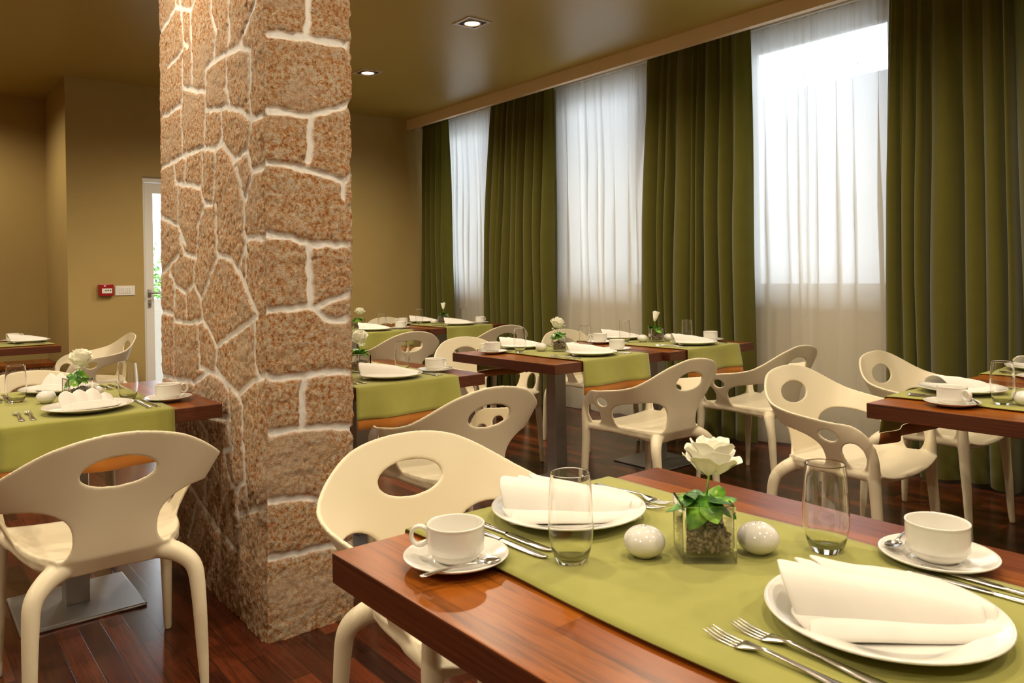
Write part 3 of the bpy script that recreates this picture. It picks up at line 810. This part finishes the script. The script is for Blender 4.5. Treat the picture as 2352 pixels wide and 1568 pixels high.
def pier():
    x0, x1, y0, y1 = .942, 1.268, 2.462, 3.72
    d = .0055
    per = []; nrm = []; side = []
    def edge(ax, ay, bx, by, nx, ny, code, step):
        L = math.hypot(bx-ax, by-ay); n = max(2, int(L/step))
        for k in range(n):
            t = (k + .0)/n; per.append((ax+(bx-ax)*t, ay+(by-ay)*t)); nrm.append((nx, ny)); side.append(code)
    edge(x0, y1, x0, y0, -1, 0, 0, d); edge(x0, y0, x1, y0, 0, -1, 1, d); edge(x1, y0, x1, y1, 1, 0, 2, .02); edge(x1, y1, x0, y1, 0, 1, 3, .02)
    per = np.array(per); nrm = np.array(nrm, float); side = np.array(side)
    # round the vertical edges
    k = 6; pn = np.array([np.roll(nrm, s_, 0) for s_ in range(-k, k+1)]).mean(0); nl = np.linalg.norm(pn, axis=1)[:, None]
    edge_in = (1 - nl[:, 0]) * .030; pn /= nl
    zs = np.linspace(0, CE, int(CE/.0058)); nz, npr = len(zs), len(per)
    P = np.zeros((nz, npr, 3)); P[:, :, :2] = per[None]; P[:, :, 2] = zs[:, None]
    N = np.zeros((nz, npr, 3)); N[:, :, :2] = pn[None]
    Pf = P.reshape(-1, 3); Sf = np.tile(side, nz)
    warp = (vnoise(Pf, 26, 1) - .5)*.012 + (vnoise(Pf, 60, 2) - .5)*.006
    warp2 = (vnoise(Pf, 30, 3) - .5)*.012
    u = np.where((Sf == 0) | (Sf == 2), Pf[:, 1], Pf[:, 0]) + warp; z = Pf[:, 2] + warp2
    dist = np.full(len(Pf), 9.0)
    segs = {0: [], 1: [], 2: [], 3: []}
    for kx, pts in STONE_LINES:
        for a, b in zip(pts[:-1], pts[1:]): segs[0 if kx == 'S' else 1].append((a, b))
    rz = [.2, .42, .66, .9, 1.1, 1.36, 1.6, 1.8, 2.1, 2.4, 2.66]
    for c_, (a0, a1) in ((2, (y0, y1)), (3, (x0, x1))):
        for q, zz in enumerate(rz):
            segs[c_].append(((a0-.1, zz), (a1+.1, zz+.02)))
            m_ = a0 + (a1-a0)*((q*.37) % .7 + .15); segs[c_].append(((m_, zz), (m_+.01, rz[q+1] if q+1 < len(rz) else 2.9)))
    for c_, L in segs.items():
        idx = np.where(Sf == c_)[0]; uu, zz = u[idx], z[idx]; dd = np.full(len(idx), 9.0)
        for (ax, az), (bx, bz) in L:
            vx, vz = bx-ax, bz-az; l2 = vx*vx + vz*vz + 1e-9
            t = np.clip(((uu-ax)*vx + (zz-az)*vz)/l2, 0, 1); dd = np.minimum(dd, np.hypot(uu-ax-t*vx, zz-az-t*vz))
        dist[idx] = dd
    mw = np.where(Sf == 0, .0100, .0105)
    mort = np.clip((mw + .004 - dist)/.006, 0, 1)
    n1 = vnoise(Pf, 9, 5); n2 = vnoise(Pf, 45, 6); n3 = vnoise(Pf, 110, 7)
    hgt = (n1-.5)*.006 + ((n2-.5)*.0065 + (n3-.5)*.006)*(1 - .8*mort) - mort*np.where(Sf == 0, .0042, .007) - np.where(Sf == 0, .003, .005)*np.exp(-np.maximum(dist-mw, 0)/.012)
    pits = np.clip((vnoise(Pf, 38, 8) - np.where(Sf == 0, .88, .82))/.1, 0, 1)*(1-mort); hgt -= pits*.010
    hgt -= np.tile(edge_in, nz)
    V = Pf + N.reshape(-1, 3)*hgt[:, None]
    V[:, 0] += .0085*Pf[:, 2]; V[:, 1] -= .0065*Pf[:, 2]        # the old pier leans a little
    idx = np.arange(nz*npr).reshape(nz, npr); r2 = np.roll(idx, -1, 1)
    F = np.stack([idx[:-1], r2[:-1], r2[1:], idx[1:]], -1).reshape(-1, 4)
    me = bpy.data.meshes.new('stone_pillar')
    me.vertices.add(len(V)); me.vertices.foreach_set('co', V.ravel()); me.loops.add(F.size); me.loops.foreach_set('vertex_index', F.ravel())
    me.polygons.add(len(F)); me.polygons.foreach_set('loop_start', np.arange(len(F))*4); me.polygons.foreach_set('loop_total', np.full(len(F), 4))
    me.update(calc_edges=True); me.shade_smooth()
    a = me.attributes.new('mortar', 'FLOAT', 'POINT'); a.data.foreach_set('value', mort)
    a = me.attributes.new('tint', 'FLOAT', 'POINT'); a.data.foreach_set('value', (np.sin(np.floor(u*5.1)*12.9 + np.floor(z*4.3)*78.2)*.07 + np.where(Sf == 0, .02, -.02)).astype(float))
    me.materials.append(M_['stone'])
    o = bpy.data.objects.new('stone_pillar', me); COL.objects.link(o)
    tag(o, 'square pillar of rough tan limestone blocks with pale mortar, floor to ceiling', 'pillar')
pier()

# ------------------------------------------------------------------ curtains
def curtain(name, x, y0t, y1t, y0b, y1b, folds, amp, m, seed, label, cat, group, zt=2.86, zb=.02, over=.85, nz=40, lean=0):
    rnd = random.Random(seed); n = folds*14
    ph = [rnd.uniform(-.5, .5) for _ in range(folds+3)]; am = [rnd.uniform(.55, 1.25) for _ in range(folds+3)]
    wd = np.cumsum([0] + [rnd.uniform(.45, 1.8) for _ in range(folds)]); wd /= wd[-1]
    G = []
    for i in range(nz+1):
        q = i/nz; z = zt + (zb-zt)*q
        op = min(1, q*2.2)**.8
        ya = y0t + (y0b-y0t)*min(1, q*1.6)**.7; yb = y1t + (y1b-y1t)*min(1, q*1.6)**.7
        row = []
        for j in range(n+1):
            k = j/14; f0 = int(min(k, folds-1e-6)); u = k - f0
            c = wd[f0] + (wd[f0+1]-wd[f0])*(u - over*op*math.sin(2*PI*u)/(2*PI))
            A = amp*(am[f0]*(1-u) + am[f0+1]*u)
            dx = A*(.35+.65*op)*(math.cos(2*PI*u)) + (1-op)*.006*math.sin(2*PI*k*3.1) + .008*math.sin(3*q*PI + f0)*op
            yy = ya + (yb-ya)*c + .012*q*math.sin(f0*2.3 + 2.5*q)
            row.append((x + dx + lean*q, yy, z + (.012*math.sin(k*1.7) if i == nz else 0)))
        G.append(row)
    o = MB().grid(G).build(name, m); tag(o, label, cat, group)
    return o
for k, (a, b, c, d, f, s, lb) in enumerate([
        (6.62, 7.07, 6.60, 7.13, 5, 11, 'olive green drape hanging in the far corner beside the end wall'),
        (4.98, 5.86, 5.02, 6.02, 9, 22, 'olive green drape between the two farther windows'),
        (2.99, 3.90, 3.00, 4.00, 9, 33, 'wide olive green drape between the middle and nearest windows'),
        (1.15, 2.05, 1.10, 2.11, 9, 44, 'olive green drape at the right edge, behind the right hand tables')]):
    curtain('curtain', 4.545, a, b, c, d, f, .050, M_['drape'], s, lb, 'curtain', 'olive green drapes')
for k, (a, b, s, lb) in enumerate([(5.86, 6.98, 5, 'sheer white voile curtain over the farthest window'),
        (3.92, 5.12, 6, 'sheer white voile curtain over the middle window'),
        (1.98, 3.20, 7, 'sheer white voile curtain over the nearest window in view'),
        (.10, 1.30, 8, None)]):
    o = curtain('sheer_curtain', 4.70, a, b, a, b, 11, .020, M_['sheer'], s, lb or 'sheer white voile curtain over the unseen window added for fill daylight', 'curtain', 'sheer voile curtains', zb=.015, over=1.9)
r = thing('curtain_rail', (0, 0, 0), 0, 'white curtain rail fixed behind the cream ceiling board', 'curtain rail')
MB().box(4.53, 4.56, .0, 7.16, 2.868, 2.90).box(4.685, 4.715, .0, 7.16, 2.868, 2.90).build('track', M_['pvc'], r, False)
MB().box(4.47, 4.53, 7.10, 7.15, 2.79, 2.85).build('end_stop', M_['pvc'], r, False)
# ------------------------------------------------------------------ ceiling lamps
def lamp_proto():
    r = thing('ceiling_lamp')
    fr = MB(); a, b = .095, .072
    for (p, q, s_, t_) in ((-a, a, -a, -b), (-a, a, b, a), (-a, -b, -b, b), (b, a, -b, b)): fr.box(p, q, s_, t_, -.006, .0)
    fr.build('square_frame', M_['frame'], r, False)
    MB().box(-b, b, -b, b, -.0015, -.0005).build('recess', M_['black'], r, False)
    MB().lathe([(.058, -.002), (.060, -.010), (.054, -.012), (.050, -.006), (.049, -.003)], 40).build('ring', M_['frame'], r)
    MB().lathe([(0, -.0045), (.049, -.0045), (.049, -.0040), (0, -.0040)], 32).build('lamp_lens', M_['bulb'], r)
    ld = bpy.data.lights.new('spot', 'SPOT'); ld.energy = LAMP_W; ld.color = LAMP_COL; ld.spot_size = math.radians(162); ld.spot_blend = .6; ld.shadow_soft_size = .045
    lo = bpy.data.objects.new('spot', ld); COL.objects.link(lo); lo.parent = r; lo.location = (0, 0, -.02)
    return r
LAMPS = [(3.07, 4.15), (3.11, 5.675), (3.07, 2.62), (3.07, 1.10), (3.07, -.42), (.40, 3.15), (.45, 4.7), (.85, 1.62), (.72, .10), (.72, -1.4), (3.07, -1.9), (-1.5, 1.6), (-1.5, 3.15), (-1.5, 4.7), (-1.5, .1), (.05, 7.3), (1.95, 5.2), (1.95, -.42), (1.95, 1.10)]  # the one inside the recess is unseen, added to brighten the recess wall
LAMP_AT = ['over the middle tables, nearer and larger of the two in view', 'beside the stone pillar, farther of the two in view', 'above the central pair of chairs, beyond the top edge',
           'above the front table at the right edge', 'behind the camera on the window side', 'above the table left of the pillar', 'above the far chair left of the pillar', 'above the chair at the nearest table',
           'above the nearest table, close to the camera', 'behind the camera, towards the left', 'farthest behind the camera on the window side', 'left of the camera, nearer row', 'in the left row beside the left table',
           'in the left row before the recess', 'in the left row beside the camera', 'added out of view to brighten the far left recess wall', 'between the pillar and the far tables', 'behind the camera in the middle row', 'right of the nearest table, middle row']
lp = lamp_proto()
for i, (x, y) in enumerate(LAMPS):
    o = lp if i == 0 else copy_tree(lp)
    o.location = (x, y, CE)
    dim = .68 if (y < 2.0 and x > 0) else 1.0
    if dim < 1:
        for c in o.children:
            if c.type == 'LIGHT':
                if 'dimmed_spot' not in bpy.data.lights:
                    q = c.data.copy(); q.name = 'dimmed_spot'; q.energy = LAMP_W*dim
                c.data = bpy.data.lights['dimmed_spot']
    tag(o, 'square recessed ceiling lamp ' + LAMP_AT[i], 'ceiling lamp', 'recessed ceiling lamps')
# ------------------------------------------------------------------ wall fittings
r = thing('fire_alarm_call_point', (1.417, YF, 1.125), 0, 'small red square fire alarm call point on the far wall', 'fire alarm')
box_obj('housing', (-.055, .055, -.045, 0, -.05, .05), M_['red'], r, .004)
o = box_obj('label_plate', (-.035, .042, -.0475, -.0445, -.027, .013), M_['pvc'], r, .001)
ds = MB()
for k in range(3): ds.lathe([(0, .0), (.0045, .0), (.0045, .003), (0, .003)], 12, (k*.018 - .006, 0, 0))
d_ = ds.build('symbol', M_['black'], r); d_.rotation_euler = (PI/2, 0, 0); d_.location = (0, -.0472, -.003)
box_obj('small_plate', (-.020, -.004, -.047, -.0445, .030, .040), M_['pvc'], r, .001)
r = thing('switch_plate', (1.568, YF, 1.117), 0, 'white rectangular switch plate right of the red alarm box', 'light switch')
box_obj('cover', (-.078, .078, -.010, 0, -.041, .041), M_['pvc'], r, .003)
for k in range(6): box_obj('rocker', (-.048 + k*.0165, -.034 + k*.0165, -.014, -.0095, -.022, .022), M_['pvc'], r, .001)
# low stone wall with timber cap, far left
r = thing('low_stone_wall', (0, 7.55, 0), 0, 'low rough stone wall with an orange timber cap, behind the far left table', 'low wall')
o = MB(); G = []
rs = np.random.RandomState(2)
xx = np.linspace(-1.6, 1.05, 170); zz = np.linspace(0, .50, 40)
G = [[(x, -.16 - .02*rs.rand() + .012*math.sin(x*17)*math.sin(z*13), z) for z in zz] for x in xx]
o.grid(G); o.box(-1.6, 1.05, -.155, .16, 0, .50); st = o.build('stonework', M_['stone'], r, True)
box_obj('timber_cap', (-1.62, 1.07, -.19, .18, .50, .535), M_['table'], r)
# ------------------------------------------------------------------ outside
g = mat('pale_paving', (.45,.45,.44), .9); o = MB().box(-12, 30, YR+.1, 30, -.14, -.1).box(XR+.25, 30, -20, YR+.1, -.14, -.1).build('terrace', g, None, False); tag(o, None, None, None, 'structure')
bw = mat('pale_render', (.56,.58,.60), .9)
o = MB().box(9.2, 12, -4, 16, -.1, 3.55).build('building_opposite', bw, None, False); tag(o, 'pale rendered building seen faintly through the voile curtains', 'building')
gw = mat('white_garden_wall', (.62,.62,.62), .9); o = MB().box(.2, 5, 9.6, 9.8, -.1, .98).build('garden_wall', gw, None, False); tag(o, 'white low garden wall outside the glazed door', 'wall')
rb = random.Random(4); mb = MB()
for _ in range(900):
    c = Vector((rb.gauss(3.0, .45), rb.gauss(11.3, .25), 1.15 + rb.gauss(0, .22))); s_ = .05
    a = Vector((rb.uniform(-1,1), rb.uniform(-1,1), rb.uniform(-1,1))).normalized()*s_; b = a.orthogonal().normalized()*s_*.5
    mb.add([c-a, c-b, c+a, c+b], [(0,1,2,3)])
mb.tube([(3.0,11.3,-.1),(3.0,11.3,1.0)], .04, 8)
tag(mb.build('garden_shrub', M_['leaf'], None, False), 'green shrub outside the glazed door beyond the low wall', 'shrub')

# ------------------------------------------------------------------ tables
DESC = dict(A='the nearest table', B='the table left of the stone pillar', T2='the table just right of the pillar', T3='the middle table with runner facing the curtains',
            T4='the table beside the tall drapes', T5='the far table next to the pillar edge', T1='the farthest table in the corner', D='the far left table',
            R1='the right edge table', R2='the second right edge table by the drapes')
SHORT = dict(A='nearest table', B='table left of pillar', T2='table right of pillar', T3='middle pair front table', T4='middle pair table by drapes',
             T5='far table partly behind pillar', T1='farthest corner table', D='far left table', R1='right edge front table', R2='right edge rear table')
TL = dict(A='large red-brown wooden table filling the lower right foreground',
          B='red-brown wooden table left of the stone pillar, runner hanging towards us',
          T2='red-brown wooden table directly right of the pillar with white flower at its left',
          T3='red-brown wooden table in the middle, its corner over a steel column',
          T4='red-brown wooden table touching the tall drapes, behind the middle one',
          T5='red-brown wooden table far back, half hidden by the pillar',
          T1='red-brown wooden table farthest away in the curtained corner',
          D='red-brown wooden table cut by the left edge, runner along its length',
          R1='red-brown wooden table at the right edge with cup on its corner',
          R2='red-brown wooden table at the right edge, behind the first one')
TBL = dict(A=(.960,.722,0), B=(.524,3.255,0), T2=(1.692,3.222,0), T3=(2.930,3.222,0), T4=(3.760,3.185,0), T5=(3.085,5.87,0), T1=(3.925,5.86,0), D=(.50,6.65,PI/2), R1=(2.925,.797,0), R2=(3.755,.792,0))
tp = table_proto(); first = True
for k, (x, y, rz) in TBL.items():
    o = tp if first else copy_tree(tp); first = False
    o.location = (x, y, 0); o.rotation_euler = (0, 0, rz); tag(o, TL[k], 'table', 'wooden dining tables')
    runner((x, y, 0), rz, 'lime green cloth runner on ' + SHORT[k], sum(map(ord, k)), dict(A=-.004, B=-.018, T2=0, T3=.03, T4=-.01, T5=.01, T1=0, D=-.05, R1=0, R2=0)[k], k == 'D')

P_ = {}
BUILD = dict(plate=plate_proto, saucer=saucer_proto, cup=cup_proto, glass=glass_proto, egg=egg_proto, fork=fork_proto, knife=knife_proto, spoon=spoon_proto,
             napkin=napkin_proto, crown=crown_napkin_proto, vase=vase_proto, pebbles=pebbles_proto, rose0=lambda: rose_proto(0), rose1=lambda: rose_proto(1), rose2=lambda: rose_proto(2), rose3=lambda: rose_proto(3))
def bake_tree(o):
    for c in list(o.children): bake_tree(c)
    if o.type == 'MESH' and o.modifiers: bake(o)
def put(kind, x, y, z, rz, label, cat, group, kind_prop=None, tilt=None):
    if kind not in P_:
        o = BUILD[kind](); bake_tree(o); P_[kind] = o
    else: o = copy_tree(P_[kind])
    for q in ('kind',):
        if q in o: del o[q]
    o.location = (x, y, z); o.rotation_euler = (tilt[0] if tilt else 0, tilt[1] if tilt else 0, rz)
    tag(o, label, cat, group, kind_prop); return o
RT = TH + .0052           # top of the runner
def setting(k, side, items, nap='napkin', naprz=None, **ov):
    """side 'near' sits at the table's -Y end, 'far' at +Y; local u = diner's right, v = towards the diner"""
    cx, cy, rz = TBL[k]; flip = side == 'far'
    rnd = random.Random(k + side)
    def W(u, v):
        x, y = (-u, v) if flip else (u, -v)
        c, s = math.cos(rz), math.sin(rz); return cx + x*c - y*s, cy + x*s + y*c
    a0 = rz + (PI if flip else 0); T = SHORT[k]; pos = {'near': 'near side', 'far': 'far side'}[side]
    if k == 'D': pos = 'right side'
    J = lambda s_=.004: rnd.uniform(-s_, s_)
    g = lambda n, d: ov.get(n, d)
    pu, pv = g('plate', (0, .292)); pu += J(); pv += J()
    if 'plate' in items:
        x, y = W(pu, pv); put('plate', x, y, RT, 0, 'white dinner plate on %s, %s' % (T, pos), 'plate', 'white dinner plates')
        nx, ny = g('napoff', (0, 0)); put(nap, x+nx, y+ny, RT + .0072, (naprz if naprz is not None else a0), 'folded white cloth napkin on the plate at %s, %s' % (T, pos), 'napkin', 'folded napkins')
    if 'cup' in items:
        u, v = g('cup', (.278, .222)); x, y = W(u, v)
        put('saucer', x, y, TH, 0, 'round white saucer on bare wood of %s, %s' % (T, pos), 'saucer', 'white saucers')
        ca = g('cuprz', 0)
        put('cup', x, y, TH + .0086, ca, 'white ring-handled cup on saucer, %s, %s' % (T, pos), 'cup', 'white coffee cups')
        if 'spoon' in items:
            sa = g('spoonrz', a0 + .4); dx, dy = g('spoonoff', (math.cos(sa)*.052, math.sin(sa)*.052))
            put('spoon', x + dx, y + dy, TH + .0165, sa, 'steel teaspoon on the saucer, %s, %s' % (T, pos), 'spoon', 'teaspoons', tilt=(0, 0))
    if 'glass' in items:
        x, y = W(*g('glass', (.165, .115))); put('glass', x, y, RT, 0, 'empty clear tumbler on %s, %s' % (T, pos), 'glass', 'clear tumblers')
    if 'knives' in items:
        for n, (u, v) in enumerate(g('knives', ((.172, .300), (.198, .290)))):
            x, y = W(u + J(.002), v); put('knife', x, y, RT, a0 + J(.03) + g('knrz', 0), '%s steel knife beside the plate, %s, %s' % (('inner', 'outer')[n], T, pos), 'knife', 'table knives')
    if 'forks' in items:
        for n, (u, v) in enumerate(g('forks', ((-.168, .275), (-.202, .268)))):
            x, y = W(u + J(.002), v); put('fork', x, y, RT, a0 + J(.04) + g('forz', 0), '%s steel fork beside the plate, %s, %s' % (('inner', 'outer')[n], T, pos), 'fork', 'forks')
def centre(k, form, dx=0, dy=0, rz=.85, eggs=((-.078, .048), (.082, -.052)), rr=0):
    cx, cy, tr = TBL[k]; T = SHORT[k]; x, y = cx+dx, cy+dy
    put('vase', x, y, RT, rz, 'square clear glass vase in the middle of ' + T, 'vase', 'square glass vases')
    put('pebbles', x, y, RT, rz, 'small brown pebbles filling the glass vase on ' + T, 'pebbles', 'pebbles in the vases', 'stuff')
    d = ('full open white rose with bright green leaves', 'half open white rose with side blossoms', 'slim white rose bud with one raised leaf', 'drooping white rose over dark leaves')[form]
    put('rose%d' % form, x, y, RT, rr, d + ' in vase, ' + T, 'flower', 'white roses')
    for n, (u, v) in enumerate(eggs or ()):
        put('egg', cx+u, cy+v, RT, n*.7, 'white egg-shaped shaker %s of the vase on %s' % (('left', 'right')[n], T), 'shaker', 'egg-shaped shakers')
ALL = ('plate', 'cup', 'spoon', 'glass', 'knives', 'forks')
# nearest table
setting('A', 'far', ALL, naprz=-.74, napoff=(.012, -.006), plate=(.004, .305), cup=(.281, .262), glass=(.150, .140), cuprz=2.35, spoonrz=-1.73, spoonoff=(-.030, -.060), knives=((.150, .298), (.178, .282)), forks=((-.178, .310), (-.146, .300)))
setting('A', 'near', ALL, naprz=-.82, plate=(-.006, .272), cup=(.268, .225), glass=(.180, .095), cuprz=.45, spoonrz=1.70, spoonoff=(.020, .061), napoff=(.012, -.006), knives=((.186, .330), (.215, .335)), forks=((-.150, .250), (-.186, .240)), forz=.0)
centre('A', 0, .022, .020, .86, ((-.052, .078), (.092, -.030)))
# left of the pillar
setting('B', 'near', ALL, nap='crown', naprz=.08, plate=(0, .285), cup=(.275, .235), cuprz=.1, spoonrz=-1.0, spoonoff=(.056,.02))
setting('B', 'far', ('plate', 'cup', 'glass', 'knives', 'forks'), nap='crown', naprz=-.9, knives=((.185, .235), (.215, .235)))
centre('B', 1, .012, -.03, .12, ((-.085, .0), (.072, .0)))
# right of the pillar
setting('T2', 'near', ALL, naprz=-.55, cup=(.270, .230), cuprz=.15)
setting('T2', 'far', ('forks',))
centre('T2', 3, 0, 0, .3, None)
# middle pair
setting('T3', 'near', ('plate', 'cup', 'glass', 'knives', 'forks'), naprz=-.6, glass=(.20, .04), cup=(.290, .205), cuprz=.9)
setting('T3', 'far', ALL, naprz=-.6, cuprz=2.5)
centre('T3', 3, .03, 0, .9, ((-.045, .07), (.115, -.02)), rr=2.2)
setting('T4', 'near', ('plate', 'cup', 'glass', 'knives', 'forks'), naprz=-.6, cup=(.285, .205), cuprz=.9)
setting('T4', 'far', ('plate', 'cup', 'glass', 'knives'), naprz=-.6, cuprz=2.5)
centre('T4', 2, .0, 0, .9, ((-.07, .05), (.085, -.03)))
# far pair
setting('T1', 'near', ('plate', 'cup', 'glass', 'knives', 'forks'), naprz=-.6, cuprz=.2)
setting('T1', 'far', ('plate', 'cup', 'glass', 'knives'), naprz=-.6, cuprz=2.6)
centre('T1', 2, .02, 0, .7, ((-.07, .02), (.085, .03)), rr=1.2)
setting('T5', 'near', ('plate', 'cup', 'glass', 'knives', 'forks'), naprz=-.5, cuprz=.2)
centre('T5', 0, 0, 0, .5, None)
# far left
setting('D', 'near', ('plate', 'cup', 'glass', 'forks'), naprz=.1, glass=(.12, -.0), cup=(.25, .22))
put('egg', TBL['D'][0]-.06, TBL['D'][1]+.0, RT, 0, 'white egg-shaped shaker at the left picture edge on far left table', 'shaker', 'egg-shaped shakers')
# right edge
setting('R1', 'far', ALL, naprz=-.25, cuprz=-2.0, spoonrz=-1.0, spoonoff=(.03, -.05))
put('egg', TBL['R1'][0]-.145, TBL['R1'][1]+.060, RT, .3, 'white egg-shaped shaker at the right picture edge on front right table', 'shaker', 'egg-shaped shakers')
setting('R2', 'far', ('plate', 'cup', 'knives'), naprz=-.25, cuprz=-2.0)

# ------------------------------------------------------------------ chairs: x, y of the seat centre, heading of the front
cp = chair_proto()
CH = [(1.045, 1.46, PI, 'cream moulded armchair behind the nearest table, facing us, oval hole in back'),
      (.484, 2.585, 0, 'cream moulded armchair in the lower left, back towards us, before the pillar'),
      (.500, 3.92, PI, 'cream moulded armchair at the far side of the table left of the pillar'),
      (1.720, 2.52, 0, 'cream moulded armchair right of the pillar, back towards us, behind the nearest chair'),
      (2.970, 3.90, PI, 'cream moulded armchair facing us, left of and behind the middle table'),
      (3.020, 5.17, 0, 'cream moulded armchair back towards us at the far table partly behind the pillar'),
      (3.905, 5.15, 0, 'cream moulded armchair back towards us at the farthest corner table'),
      (3.860, 3.88, PI, 'cream moulded armchair whose rounded top shows behind the middle white rose'),
      (2.945, 2.555, 0, 'cream moulded armchair at centre with three side holes, nearer of the central pair'),
      (3.830, 2.52, 0, 'cream moulded armchair at the rear middle table before the voile curtain'),
      (3.0, 1.53, PI, 'cream moulded armchair facing us at the right, left end of the front right table'),
      (3.800, 1.53, PI, 'cream moulded armchair facing us before the right drape, at the rear right table'),
      (1.200, 6.65, PI/2, 'cream moulded armchair turned sideways below the red alarm box'),
      (3.905, 6.58, PI, 'cream moulded armchair whose top edge shows beyond the farthest cups')]
for i, (x, y, rz, lb) in enumerate(CH):
    o = cp if i == 0 else copy_tree(cp)
    o.location = (x, y, 0); o.rotation_euler = (0, 0, rz); tag(o, lb, 'chair', 'cream moulded armchairs')
bpy.context.view_layer.update()
